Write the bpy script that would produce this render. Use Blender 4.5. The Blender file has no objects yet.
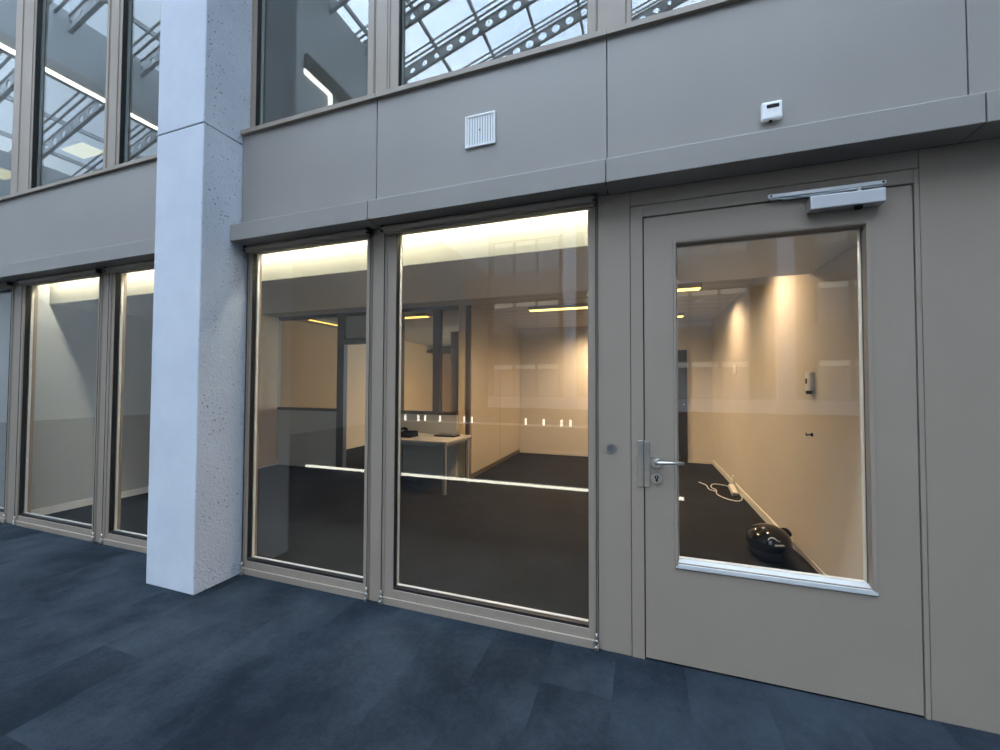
import bpy, bmesh, math, random
from mathutils import Vector, Matrix
random.seed(7)
C = bpy.context.scene.collection
sc = bpy.context.scene
sc.view_settings.view_transform = 'Standard'
sc.view_settings.look = 'None'
sc.view_settings.gamma = 1.0
sc.view_settings.use_curve_mapping = False
sc.view_settings.exposure = 0.0
sc.cycles.transparent_max_bounces = 24
sc.cycles.max_bounces = 10
sc.cycles.sample_clamp_indirect = 6.0
sc.cycles.caustics_reflective = False
sc.cycles.caustics_refractive = False

# ------------------------------------------------------------------ materials
def base_mat(name):
    m = bpy.data.materials.new(name); m.use_nodes = True
    nt = m.node_tree; b = nt.nodes['Principled BSDF']
    return m, nt, b

def setup(b, col, rough, metal=0.0, spec=0.5):
    b.inputs['Base Color'].default_value = (*col, 1)
    b.inputs['Roughness'].default_value = rough
    b.inputs['Metallic'].default_value = metal
    b.inputs['Specular IOR Level'].default_value = spec

def noise(nt, scale, detail=4.0, coord='Object', rough=0.55):
    tc = nt.nodes.new('ShaderNodeTexCoord'); n = nt.nodes.new('ShaderNodeTexNoise')
    n.inputs['Scale'].default_value = scale; n.inputs['Detail'].default_value = detail
    n.inputs['Roughness'].default_value = rough
    nt.links.new(tc.outputs[coord], n.inputs['Vector']); return n

def bump(nt, b, h, strength, dist):
    bp = nt.nodes.new('ShaderNodeBump'); bp.inputs['Strength'].default_value = strength
    bp.inputs['Distance'].default_value = dist
    nt.links.new(h, bp.inputs['Height']); nt.links.new(bp.outputs['Normal'], b.inputs['Normal'])

def ramp(nt, fac, stops):
    r = nt.nodes.new('ShaderNodeValToRGB')
    e = r.color_ramp.elements
    while len(e) < len(stops): e.new(0.5)
    for el, (p, c) in zip(e, stops):
        el.position = p; el.color = (*c, 1)
    nt.links.new(fac, r.inputs['Fac']); return r

def plain(name, col, rough=0.5, metal=0.0, var=0.04, scale=8.0, bmp=0.0, bscale=300.0, spec=0.5):
    m, nt, b = base_mat(name); setup(b, col, rough, metal, spec)
    n = noise(nt, scale)
    r = ramp(nt, n.outputs['Fac'], [(0.3, tuple(max(0, c*(1-var)) for c in col)), (0.7, tuple(min(1, c*(1+var)) for c in col))])
    nt.links.new(r.outputs['Color'], b.inputs['Base Color'])
    if bmp:
        n2 = noise(nt, bscale, 2.0); bump(nt, b, n2.outputs['Fac'], bmp, 0.002)
    return m

def emit(name, col, s):
    m = bpy.data.materials.new(name); m.use_nodes = True; nt = m.node_tree
    nt.nodes.remove(nt.nodes['Principled BSDF'])
    e = nt.nodes.new('ShaderNodeEmission'); e.inputs['Color'].default_value = (*col, 1)
    e.inputs['Strength'].default_value = s
    nt.links.new(e.outputs['Emission'], nt.nodes['Material Output'].inputs['Surface']); return m

def thin_glass(name, tint, f0):
    m = bpy.data.materials.new(name); m.use_nodes = True; nt = m.node_tree; L = nt.links
    nt.nodes.remove(nt.nodes['Principled BSDF'])
    geo = nt.nodes.new('ShaderNodeNewGeometry')
    dot = nt.nodes.new('ShaderNodeVectorMath'); dot.operation = 'DOT_PRODUCT'
    L.new(geo.outputs['Incoming'], dot.inputs[0]); L.new(geo.outputs['Normal'], dot.inputs[1])
    def M(op, a, b=None):
        n = nt.nodes.new('ShaderNodeMath'); n.operation = op
        for i, v in enumerate((a, b)):
            if v is None: continue
            if isinstance(v, (int, float)): n.inputs[i].default_value = v
            else: L.new(v, n.inputs[i])
        return n.outputs[0]
    c = M('ABSOLUTE', dot.outputs['Value'])
    s = M('POWER', M('SUBTRACT', 1.0, c), 5.0)
    f = M('ADD', M('MULTIPLY', s, 1.0 - f0), f0)
    tr = nt.nodes.new('ShaderNodeBsdfTransparent'); tr.inputs['Color'].default_value = (*tint, 1)
    gl = nt.nodes.new('ShaderNodeBsdfGlossy'); gl.inputs['Roughness'].default_value = 0.0
    gl.inputs['Color'].default_value = (0.97, 0.99, 1, 1)
    mx = nt.nodes.new('ShaderNodeMixShader')
    L.new(f, mx.inputs['Fac']); L.new(tr.outputs[0], mx.inputs[1]); L.new(gl.outputs[0], mx.inputs[2])
    L.new(mx.outputs[0], nt.nodes['Material Output'].inputs['Surface'])
    return m

M_TAUPE = plain('taupe_powder_coat', (0.338, 0.280, 0.228), 0.42, 0.0, 0.03, 3.0, 0.12, 900.0, spec=0.5)
M_TAUPE2 = plain('taupe_panel_coat', (0.315, 0.294, 0.272), 0.33, 0.0, 0.03, 2.0, 0.15, 700.0, spec=0.5)
M_DOOR = plain('taupe_door_paint', (0.338, 0.280, 0.228), 0.45, 0.0, 0.03, 2.5, 0.12, 900.0)
M_GASKET = plain('black_rubber', (0.012, 0.012, 0.013), 0.55, 0.0, 0.1, 20)
M_SEAM = plain('dark_joint', (0.03, 0.028, 0.026), 0.8, 0.0, 0.1, 20)
M_WHITE = plain('white_reveal_paint', (0.93, 0.92, 0.89), 0.35, 0.0, 0.02, 5)
M_ROOMWHITE = plain('room_white_paint', (0.74, 0.725, 0.69), 0.75, 0.0, 0.02, 2, 0.05, 200)
M_WALLWARM = plain('plaster_cream', (0.70, 0.66, 0.60), 0.8, 0.0, 0.03, 2, 0.06, 150)
M_CEIL = plain('room_ceiling', (0.55, 0.53, 0.50), 0.8, 0.0, 0.03, 2)
M_PANEL = plain('beige_cabinet_laminate', (0.52, 0.46, 0.37), 0.5, 0.0, 0.03, 1.5)
M_PARTGREY = plain('grey_green_laminate', (0.66, 0.66, 0.60), 0.55, 0.0, 0.03, 1.5)
M_PARTFRAME = plain('bronze_partition_frame', (0.115, 0.092, 0.065), 0.45, 0.0, 0.04, 5)
M_STEEL = plain('brushed_stainless', (0.62, 0.60, 0.57), 0.28, 1.0, 0.06, 40)
M_ALU = plain('silver_aluminium', (0.70, 0.72, 0.75), 0.32, 0.9, 0.03, 20)
M_BEAD = plain('satin_metal_bead', (0.66, 0.67, 0.67), 0.45, 0.35, 0.03, 20)
M_BLACKGLOSS = plain('glossy_black_plastic', (0.008, 0.008, 0.009), 0.12, 0.0, 0.1, 20)
M_BLACK = plain('matt_black_plastic', (0.008, 0.008, 0.009), 0.6, 0.0, 0.1, 20, spec=0.15)
M_WPLASTIC = plain('white_plastic', (0.90, 0.91, 0.91), 0.35, 0.0, 0.02, 10)
M_DESK = plain('desk_white_laminate', (0.62, 0.61, 0.56), 0.35, 0.0, 0.03, 4)
M_DESKLEG = plain('grey_steel_leg', (0.42, 0.43, 0.42), 0.4, 0.3, 0.03, 10)
M_SKYSTEEL = plain('grey_roof_steel', (0.44, 0.45, 0.46), 0.5, 0.0, 0.05, 4)
M_TIE = plain('pale_roof_tube', (0.42, 0.43, 0.44), 0.4, 0.3, 0.05, 4)
M_ATRIUM = plain('grey_atrium_cladding', (0.42, 0.44, 0.45), 0.75, 0.0, 0.04, 0.5)
M_SIDE = plain('pale_side_cladding', (0.78, 0.80, 0.80), 0.75, 0.0, 0.03, 0.5)
M_OPP = plain('opposite_cladding', (0.36, 0.34, 0.32), 0.7, 0.0, 0.04, 0.5)
M_PARAPET = plain('pale_parapet_paint', (0.84, 0.83, 0.87), 0.7, 0.0, 0.03, 0.5)
M_PALEPANE = plain('pale_lit_pane', (0.62, 0.60, 0.58), 0.25, 0.0, 0.05, 1)  # pale tone stands in for room light and sky in the panes
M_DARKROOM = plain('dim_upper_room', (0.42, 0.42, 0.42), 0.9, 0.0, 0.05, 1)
M_CORR = plain('warm_corridor_wall', (0.54, 0.37, 0.19), 0.7, 0, 0.03, 1)
M_BULKHEAD = plain('darkened_bulkhead', (0.37, 0.36, 0.285), 0.8, 0, 0.02, 2)  # face colour darkened to hold back the glare of the cove light
M_LEFTWALL = plain('pale_grey_wall_paint', (0.50, 0.52, 0.50), 0.8, 0, 0.02, 2)
M_OPEN = plain('painted_dark_opening', (0.02, 0.018, 0.016), 0.7, 0.0, 0.1, 3)  # near-black stands in for shade in the doorway and the wall recess
M_GLASS = thin_glass('clear_window_glass', (0.965, 0.97, 0.96), 0.068)
M_GLASSUP = thin_glass('tinted_upper_glass', (0.86, 0.90, 0.90), 0.062)
M_ROOFGLASS = thin_glass('roof_glass', (0.95, 0.975, 1.0), 0.04)
M_PGLASS = thin_glass('partition_glass', (0.90, 0.84, 0.72), 0.04)
M_COVE = emit('cove_led', (1.0, 0.95, 0.80), 70.0)
M_LAMP = emit('linear_lamp', (1.0, 0.66, 0.17), 4.2)
M_ULAMP = emit('panel_lamp', (1.0, 0.90, 0.48), 0.75)
M_FLOORLED = emit('floor_led', (1.0, 0.95, 0.78), 7.5)
M_HEADLED = emit('window_head_led', (1.0, 0.97, 0.90), 1.1)
M_GLINT = emit('glint_glow', (1.0, 0.95, 0.82), 8.0)
GLINT_X = [-7.97, -7.44, -7.17, -6.58, -5.67, -5.38, -3.50, -2.91, -2.34, -2.06]
M_BULKLED = emit('bulkhead_led', (1.0, 0.96, 0.88), 9.0)

def carpet(name, dark, light, tone=0.16, contrast=1.5):
    """carpet planks 0.305 m wide running away from the facade; the cloud pattern breaks at every plank edge"""
    m, nt, b = base_mat(name); setup(b, dark, 0.95, 0, 0.12); L = nt.links
    def M(op, a, bb=None):
        n = nt.nodes.new('ShaderNodeMath'); n.operation = op
        for i, v in enumerate((a, bb)):
            if v is None: continue
            if isinstance(v, (int, float)): n.inputs[i].default_value = v
            else: L.new(v, n.inputs[i])
        return n.outputs[0]
    geo = nt.nodes.new('ShaderNodeNewGeometry'); pos = geo.outputs['Position']
    sep = nt.nodes.new('ShaderNodeSeparateXYZ'); L.new(pos, sep.inputs[0])
    fx = M('FLOOR', M('DIVIDE', M('SUBTRACT', sep.outputs['X'], 0.185), 0.305))
    fy = M('FLOOR', M('ADD', M('DIVIDE', sep.outputs['Y'], 1.2), M('MULTIPLY', fx, 0.37)))
    cb = nt.nodes.new('ShaderNodeCombineXYZ'); L.new(fx, cb.inputs[0]); L.new(fy, cb.inputs[1])
    wn = nt.nodes.new('ShaderNodeTexWhiteNoise'); wn.noise_dimensions = '2D'; L.new(cb.outputs[0], wn.inputs['Vector'])
    off = nt.nodes.new('ShaderNodeVectorMath'); off.operation = 'MULTIPLY_ADD'
    L.new(wn.outputs['Color'], off.inputs[0]); off.inputs[1].default_value = (0.22, 0.22, 0.3); L.new(pos, off.inputs[2])
    n1 = nt.nodes.new('ShaderNodeTexNoise'); n1.inputs['Scale'].default_value = 2.1; n1.inputs['Detail'].default_value = 6
    n1.inputs['Roughness'].default_value = 0.6; L.new(off.outputs[0], n1.inputs['Vector'])
    n3 = nt.nodes.new('ShaderNodeTexNoise'); n3.inputs['Scale'].default_value = 34; n3.inputs['Detail'].default_value = 5
    n3.inputs['Roughness'].default_value = 0.7; L.new(pos, n3.inputs['Vector'])
    n2 = nt.nodes.new('ShaderNodeTexNoise'); n2.inputs['Scale'].default_value = 240; n2.inputs['Detail'].default_value = 3
    L.new(pos, n2.inputs['Vector'])
    v = M('ADD', M('MULTIPLY', M('SUBTRACT', n1.outputs['Fac'], 0.5), contrast), 0.5)
    v = M('ADD', v, M('MULTIPLY', M('SUBTRACT', wn.outputs['Value'], 0.5), tone))
    v = M('ADD', v, M('MULTIPLY', M('SUBTRACT', n3.outputs['Fac'], 0.5), 0.45))
    v = M('ADD', v, M('MULTIPLY', M('SUBTRACT', n2.outputs['Fac'], 0.5), 0.8))
    r = ramp(nt, v, [(0.22, dark), (0.86, light)])
    L.new(r.outputs['Color'], b.inputs['Base Color'])
    bump(nt, b, n2.outputs['Fac'], 0.5, 0.004)
    return m
M_CARPET = carpet('navy_cloud_carpet', (0.0100, 0.0145, 0.0215), (0.0360, 0.0480, 0.0620), 0.07, 1.7)
M_CARPETIN = carpet('charcoal_carpet', (0.015, 0.0165, 0.0175), (0.033, 0.034, 0.034), 0.04, 0.8)

def concrete(name, pits):
    m, nt, b = base_mat(name); setup(b, (0.72, 0.73, 0.75), 0.85, 0, 0.3); L = nt.links
    tc = nt.nodes.new('ShaderNodeTexCoord')
    n = noise(nt, 3.0, 6)
    r = ramp(nt, n.outputs['Fac'], [(0.3, (0.60, 0.65, 0.73)), (0.7, (0.69, 0.735, 0.81))])
    nf = noise(nt, 60 if pits else 90, 4)
    if pits:
        vo = nt.nodes.new('ShaderNodeTexVoronoi'); vo.inputs['Scale'].default_value = 38
        vo.inputs['Randomness'].default_value = 1
        L.new(tc.outputs['Object'], vo.inputs['Vector'])
        nb = noise(nt, 5.0, 3)
        add = nt.nodes.new('ShaderNodeMath'); add.operation = 'MULTIPLY_ADD'
        L.new(nb.outputs['Fac'], add.inputs[0]); add.inputs[1].default_value = -0.55
        L.new(vo.outputs['Distance'], add.inputs[2])
        pr = ramp(nt, add.outputs[0], [(-0.0, (0.26, 0.27, 0.29)), (0.0, (1, 1, 1))])
        pr.color_ramp.elements[0].position = 0.0
        pm = nt.nodes.new('ShaderNodeMapRange'); pm.inputs['From Min'].default_value = -0.19
        pm.inputs['From Max'].default_value = -0.11
        pm.inputs['To Min'].default_value = 0.4; pm.inputs['To Max'].default_value = 1.0
        L.new(add.outputs[0], pm.inputs['Value'])
        nt.nodes.remove(pr)
        mul = nt.nodes.new('ShaderNodeMixRGB'); mul.blend_type = 'MULTIPLY'; mul.inputs['Fac'].default_value = 1
        L.new(r.outputs['Color'], mul.inputs[1]); L.new(pm.outputs[0], mul.inputs[2])
        L.new(mul.outputs[0], b.inputs['Base Color'])
        hm = nt.nodes.new('ShaderNodeMath'); hm.operation = 'ADD'
        L.new(nf.outputs['Fac'], hm.inputs[0]); L.new(pm.outputs[0], hm.inputs[1])
        bump(nt, b, hm.outputs[0], 0.7, 0.012)
    else:
        L.new(r.outputs['Color'], b.inputs['Base Color'])
        bump(nt, b, nf.outputs['Fac'], 0.3, 0.004)
    return m
M_CONC = concrete('white_painted_concrete', False)
M_CONCPIT = concrete('pitted_painted_concrete', True)
M_OPPCOL = plain('opposite_column_concrete', (0.66, 0.69, 0.76), 0.85, 0, 0.03, 1)

def ceiling_tiles():
    m, nt, b = base_mat('plank_ceiling'); setup(b, (0.55, 0.53, 0.5), 0.7); L = nt.links
    tc = nt.nodes.new('ShaderNodeTexCoord'); sep = nt.nodes.new('ShaderNodeSeparateXYZ')
    L.new(tc.outputs['Object'], sep.inputs[0])
    def M(op, a, bb=None):
        n = nt.nodes.new('ShaderNodeMath'); n.operation = op
        for i, v in enumerate((a, bb)):
            if v is None: continue
            if isinstance(v, (int, float)): n.inputs[i].default_value = v
            else: L.new(v, n.inputs[i])
        return n.outputs[0]
    fr = M('FRACT', M('DIVIDE', sep.outputs['Y'], 0.3))
    g = M('GREATER_THAN', fr, 0.05)
    r = ramp(nt, g, [(0.0, (0.25, 0.23, 0.2)), (1.0, (0.56, 0.54, 0.5))])
    L.new(r.outputs['Color'], b.inputs['Base Color']); return m
M_CEILPLANK = ceiling_tiles()

# ------------------------------------------------------------------ mesh helpers
def smooth(pts, k=3):
    pts = [Vector(p) for p in pts]
    for _ in range(k):
        q = [pts[0]]
        for a, b in zip(pts, pts[1:]): q += [a*.75+b*.25, a*.25+b*.75]
        pts = q + [pts[-1]]
    return pts
class MB:
    def __init__(s): s.bm = bmesh.new()
    def box(s, x0, x1, y0, y1, z0, z1, bev=0.0):
        r = bmesh.ops.create_cube(s.bm, size=1.0); vs = r['verts']
        for v in vs:
            v.co = Vector((x0 + (v.co.x + .5)*(x1-x0), y0 + (v.co.y + .5)*(y1-y0), z0 + (v.co.z + .5)*(z1-z0)))
        if bev:
            es = list({e for v in vs for e in v.link_edges})
            bmesh.ops.bevel(s.bm, geom=es, offset=bev, segments=2, affect='EDGES', profile=0.5)
        return s
    def frame(s, x0, x1, z0, z1, w, y0, y1, wb=None, wt=None, wr=None, bev=0.0):
        wb = w if wb is None else wb; wt = w if wt is None else wt; wr = w if wr is None else wr
        s.box(x0, x0+w, y0, y1, z0, z1, bev); s.box(x1-wr, x1, y0, y1, z0, z1, bev)
        s.box(x0+w, x1-wr, y0, y1, z0, z0+wb, bev); s.box(x0+w, x1-wr, y0, y1, z1-wt, z1, bev)
        return s
    def cyl(s, p0, p1, r, n=20, r2=None):
        p0, p1 = Vector(p0), Vector(p1); d = p1-p0
        q = Vector((0, 0, 1)).rotation_difference(d.normalized())
        mat = Matrix.Translation((p0+p1)/2) @ q.to_matrix().to_4x4()
        bmesh.ops.create_cone(s.bm, cap_ends=True, segments=n, radius1=r, radius2=r if r2 is None else r2, depth=d.length, matrix=mat)
        return s
    def sphere(s, c, rx, ry, rz, rot=None, n=24):
        mat = Matrix.Translation(c) @ (rot.to_4x4() if rot else Matrix.Identity(4)) @ Matrix.Diagonal((rx, ry, rz, 1))
        bmesh.ops.create_uvsphere(s.bm, u_segments=n, v_segments=n//2, radius=1.0, matrix=mat); return s
    def tube(s, pts, r, n=8):
        pts = [Vector(p) for p in pts]; rings = []
        for i, p in enumerate(pts):
            t = (pts[min(i+1, len(pts)-1)] - pts[max(i-1, 0)]).normalized()
            a = t.cross(Vector((0, 0, 1)))
            if a.length < 1e-4: a = t.cross(Vector((1, 0, 0)))
            a.normalize(); b = t.cross(a)
            rr = r[i] if isinstance(r, (list, tuple)) else r
            rings.append([s.bm.verts.new(p + a*rr*math.cos(k*2*math.pi/n) + b*rr*math.sin(k*2*math.pi/n)) for k in range(n)])
        for A, B in zip(rings, rings[1:]):
            for k in range(n): s.bm.faces.new((A[k], A[(k+1) % n], B[(k+1) % n], B[k]))
        s.bm.faces.new(rings[0][::-1]); s.bm.faces.new(rings[-1]); return s
    def prism(s, prof, axis, a0, a1):
        """profile of 2D points extruded along an axis ('X': profile is (y,z); 'Y': (x,z); 'Z': (x,y))"""
        def P(u, v, t):
            return {'X': (t, u, v), 'Y': (u, t, v), 'Z': (u, v, t)}[axis]
        A = [s.bm.verts.new(P(u, v, a0)) for u, v in prof]; B = [s.bm.verts.new(P(u, v, a1)) for u, v in prof]
        n = len(prof)
        for i in range(n): s.bm.faces.new((A[i], A[(i+1) % n], B[(i+1) % n], B[i]))
        s.bm.faces.new(A[::-1]); s.bm.faces.new(B); return s
    def build(s, name, mat, parent=None, smooth=False, label=None):
        bmesh.ops.recalc_face_normals(s.bm, faces=s.bm.faces)
        off = Vector((0, 0, 0))
        if parent is not None:
            p = parent
            while p is not None: off += p.location; p = p.parent
        if parent is None:
            xs = [v.co for v in s.bm.verts]
            off = Vector(((min(c.x for c in xs)+max(c.x for c in xs))/2, (min(c.y for c in xs)+max(c.y for c in xs))/2, min(c.z for c in xs)))
        for v in s.bm.verts: v.co -= off
        me = bpy.data.meshes.new(name); s.bm.to_mesh(me); s.bm.free()
        me.materials.append(mat)
        if smooth:
            for p in me.polygons: p.use_smooth = True
        o = bpy.data.objects.new(name, me); C.objects.link(o)
        if parent is not None: o.parent = parent
        else: o.location = off
        if label: o['label'] = label
        return o

def empty(name, loc):
    o = bpy.data.objects.new(name, None); o.location = loc; o.empty_display_size = 0.1; C.objects.link(o); return o
def tag(o, label, cat, group=None):
    o['label'] = label; o['category'] = cat
    if group: o['group'] = group
    return o
def structure(o, label=None):
    o['kind'] = 'structure'
    if label: o['label'] = label
    return o

# ------------------------------------------------------------------ floors and hidden shell
structure(MB().box(-20.3, 14, -20.7, 0.03, -0.12, 0.0).build('floor', M_CARPET), 'navy blue cloud-patterned carpet of the covered court')
structure(MB().box(-7.2, 1.6, 0.03, 8.6, -0.12, 0.002).build('floor_room', M_CARPETIN), 'dark charcoal carpet inside the rooms')

# ------------------------------------------------------------------ column
col = empty('concrete_column', (-2.865, -0.16, 0))
tag(col, 'square white painted concrete column standing in front of the taupe glazed facade', 'column')
J = 3.0
MB().box(-3.09, -2.645, -0.32, 0.0, 0.0, J-0.004, 0.004).build('lower_shaft', M_CONC, col)
MB().box(-3.09, -2.645, -0.32, 0.0, J+0.004, 6.5, 0.004).build('upper_shaft', M_CONC, col)
MB().box(-3.084, -2.651, -0.314, -0.006, J-0.006, J+0.006).build('joint', M_SEAM, col, label='thin dark joint line around the column')
MB().box(-2.6455, -2.640, -0.317, 0.0, 0.0, J-0.004).build('pitted_face', M_CONCPIT, col, label='rough pitted concrete side face of the column')
MB().box(-2.6455, -2.640, -0.317, 0.0, J+0.004, 6.5).build('pitted_face', M_CONCPIT, col, label='rough pitted concrete side face of the column above the joint')

# ------------------------------------------------------------------ facade cladding
wf = structure(empty('wall_front', (0, 0, 0)), 'taupe metal clad facade with spandrel panels')
SEAMS_R = [-2.636, -1.515, -0.152, 1.205, 2.6]
SEAMS_L = [-9.0, -5.98, -3.095]
g = 0.0022
for S in (SEAMS_R, SEAMS_L):
    for a, b in zip(S, S[1:]):
        MB().box(a+g, b-g, -0.055, -0.02, 2.403, 3.062, 0.002).build('spandrel_panel', M_TAUPE2, wf)
        MB().box(a+g, b-g, -0.138, 0.0, 2.287, 2.402, 0.003).build('fascia_panel', M_TAUPE2, wf)
        MB().prism([(-0.076, 3.063), (-0.076, 3.092), (-0.070, 3.096), (0.03, 3.112), (0.03, 3.063)], 'X', a+g/2, b-g/2).build('sill_flashing', M_TAUPE, wf)
    MB().box(S[0], S[-1], -0.018, 0.055, 2.29, 3.105).build('backing_panel', M_SEAM, wf)
# post between window and door, transom, wall beyond the door
MB().box(-0.203, -0.047, 0.0, 0.05, 0.0, 2.287, 0.002).build('post_panel', M_TAUPE, wf)
MB().box(-0.0445, 1.0765, 0.0, 0.05, 2.212, 2.287, 0.001).build('transom_panel', M_TAUPE, wf)
MB().box(1.0795, 2.6, 0.0, 0.06, 0.0, 2.287, 0.002).build('wall_panel', M_TAUPE, wf)
for a, bb in ((-0.06, -0.035), (1.070, 1.088), (-0.215, -0.195)):
    MB().box(a, bb, 0.051, 0.062, 0.0, 2.287).build('joint_strip', M_SEAM, wf)  # added behind the gaps to stop room light leaking through
MB().box(-0.215, 1.088, 0.0625, 0.070, 2.17, 2.289).build('joint_strip', M_SEAM, wf)  # added over the transom gap, blocks leaking room light
# mullions
for z0, z1 in ((0.0, 2.287), (3.10, 5.8)):
    for a, b in ((-1.574, -1.487), (-4.288, -4.188), (-5.658, -5.495)):
        m = MB().box(a, b, 0.0, 0.09, z0, z1, 0.003)
        m.build('mullion', M_TAUPE, wf)
MB().box(-0.203, -0.062, 0.0, 0.09, 3.10, 5.8, 0.003).build('mullion', M_TAUPE, wf)
MB().box(-3.1, -2.63, 0.001, 0.09, 0.0, 6.0).build('column_backing', M_SEAM, wf)
# upper facade closing strip far above
MB().box(-9, 2.6, 0.0, 0.1, 5.8, 7.5).build('parapet_panel', M_TAUPE2, wf)

# ------------------------------------------------------------------ windows
def window(n, xo0, xo1, xg0, xg1, z0, z1, zg0, zg1, glass, label):
    w = structure(empty('window_%d' % n, ((xo0+xo1)/2, 0.0, z0)), label)
    wl, wr = xg0-xo0, xo1-xg1
    f = MB()
    yb = 0.078
    # frame bars with a stepped outer lip
    f.box(xo0, xg0, 0.0, 0.036, z0, z1, 0.002); f.box(xg1, xo1, 0.0, 0.036, z0, z1, 0.002)
    f.box(xg0, xg1, 0.0, 0.036, z0, zg0-0.012, 0.002); f.box(xg0, xg1, 0.0, 0.036, zg1+0.006, z1, 0.002)
    f.box(xo0+0.004, xo1-0.004, -0.010, 0.002, z0, z0+0.042, 0.002)
    f.box(xo0+0.006, xo0+0.018, -0.006, 0.002, z0+0.05, z1, 0.0015)
    f.box(xo1-0.018, xo1-0.006, -0.006, 0.002, z0+0.05, z1, 0.0015)
    f.build('window_frame', M_TAUPE, w)
    gk = MB(); gk.frame(xg0-0.004, xg1+0.004, zg0-0.014, zg1+0.008, 0.006, 0.004, 0.0345, wb=0.016)
    gk.build('gasket', M_GASKET, w, label='black rubber glazing gasket')
    sp = MB(); sp.frame(xg0-0.008, xg1+0.008, zg0-0.010, zg1+0.008, 0.010, 0.0425, 0.060)
    sp.build('inner_reveal', M_WHITE, w, label='white inner edge of the frame')
    MB().frame(xo0, xo1, z0, z1, max(wl-0.014, 0.008), 0.044, 0.09, wb=zg0-z0-0.016, wt=z1-zg1-0.012, wr=max(wr-0.014, 0.008)).build('inner_frame', M_TAUPE, w)
    MB().box(xg0-0.004, xg1+0.004, 0.036, 0.042, zg0-0.006, zg1+0.006).build('glass_pane', glass, w)
    return w
low = dict(z0=0.0, z1=2.284, zg0=0.103, zg1=2.252)
window(1, -2.628, -1.577, -2.592, -1.620, glass=M_GLASS, label='narrow ground floor window right of the column', **low)
window(2, -1.484, -0.206, -1.405, -0.253, glass=M_GLASS, label='wide ground floor window left of the door', **low)
window(3, -5.492, -4.291, -5.474, -4.350, glass=M_GLASS, label='ground floor window left of the column', **low)
window(4, -4.185, -3.000, -4.132, -3.050, glass=M_GLASS, label='ground floor window partly hidden by the column', **low)
window(5, -6.900, -5.661, -6.850, -5.715, glass=M_GLASS, label='ground floor window at the left edge', **low)
up = dict(z0=3.098, z1=5.8, zg0=3.15, zg1=5.75)
window(6, -2.640, -1.577, -2.592, -1.633, glass=M_GLASSUP, label='upper window right of the column', **up)
window(7, -1.484, -0.206, -1.405, -0.253, glass=M_GLASSUP, label='upper window above the wide window', **up)
window(8, -0.059, 1.205, -0.035, 1.150, glass=M_GLASSUP, label='upper window above the door', **up)
window(9, -5.492, -4.291, -5.445, -4.340, glass=M_GLASSUP, label='upper window left of the column', **up)
window(10, -4.185, -3.000, -4.130, -3.050, glass=M_GLASSUP, label='upper window partly hidden by the column', **up)
window(11, -6.900, -5.661, -6.850, -5.800, glass=M_GLASSUP, label='upper window at the left edge', **up)

# ------------------------------------------------------------------ exterior blinds (rolled up: bottom bar at the head, guide wires, floor brackets)
def blind(x0, x1, label):
    b = empty('roller_blind', ((x0+x1)/2, -0.03, 2.23)); tag(b, label, 'blind', 'rolled-up outside blinds over the ground floor windows')
    MB().cyl((x0, -0.030, 2.262), (x1, -0.030, 2.262), 0.021, 24).build('bottom_bar', M_TAUPE, b, True)
    MB().box(x0+0.01, x1-0.01, -0.024, 0.0, 2.233, 2.246, 0.003).build('guide_rail', M_TAUPE, b)
    for x in (x0+0.0, x1-0.0):
        MB().box(x-0.012, x+0.012, -0.05, -0.012, 2.246, 2.283, 0.002).build('end_cap', M_GASKET, b)
        MB().cyl((x, -0.016, 0.03), (x, -0.016, 2.26), 0.0022, 8).build('guide_wire', M_SEAM, b)
        r = MB()
        MB().box(x-0.011, x+0.011, -0.028, -0.010, 0.0, 0.022, 0.003).build('floor_bracket', M_STEEL, b)
        pts = [(x + 0.010*math.cos(t), -0.022, 0.036+0.015*math.sin(t)) for t in [k*2*math.pi/16 for k in range(17)]]
        r.tube(pts, 0.0042, 8); r.cyl((x, -0.020, 0.05), (x, -0.017, 0.085), 0.0042, 10)
        r.build('wire_eyelet', M_STEEL, b, True)
blind(-2.612, -1.582, 'rolled-up taupe outside blind at the head of the narrow window right of the column')
blind(-1.478, -0.213, 'rolled-up taupe outside blind at the head of the wide window beside the door')
blind(-5.486, -4.296, 'rolled-up taupe outside blind at the head of the window left of the column')
blind(-4.179, -3.12, 'rolled-up taupe outside blind at the head of the window half hidden by the column')
blind(-6.9, -5.665, 'rolled-up taupe outside blind at the head of the window at the left edge')

# ------------------------------------------------------------------ door
d = structure(empty('door_1', (0.51, 0.0, 0.0)), 'taupe metal door with a tall glazed panel')
fr = MB()
fr.box(-0.0445, 0.013, -0.004, 0.05, 0.0, 2.208, 0.002); fr.box(1.060, 1.0765, -0.004, 0.05, 0.0, 2.208, 0.002)
fr.box(0.013, 1.060, -0.004, 0.05, 2.150, 2.208, 0.002)
fr.build('door_frame', M_TAUPE, d)
MB().frame(0.008, 1.066, 0.0, 2.158, 0.012, 0.03, 0.05, wb=0.004).build('rebate_seal', M_GASKET, d, label='black seal in the gap around the door leaf')
LX0, LX1, LZ0, LZ1 = 0.0185, 1.0555, 0.010, 2.144
OX0, OX1, OZ0, OZ1 = 0.164, 0.903, 0.480, 2.000
leaf = MB()
leaf.box(LX0, OX0, 0.0, 0.06, LZ0, LZ1); leaf.box(OX1, LX1, 0.0, 0.06, LZ0, LZ1)
leaf.box(OX0, OX1, 0.0, 0.06, LZ0, OZ0); leaf.box(OX0, OX1, 0.0, 0.06, OZ1, LZ1)
leaf = leaf.build('door_leaf', M_DOOR, d)
bd = MB()
bd.prism([(0.0, 0.453), (-0.007, 0.458), (-0.005, 0.474), (0.030, 0.490), (0.030, 0.478), (0.0, 0.478)], 'X', 0.153, 0.916)
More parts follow.
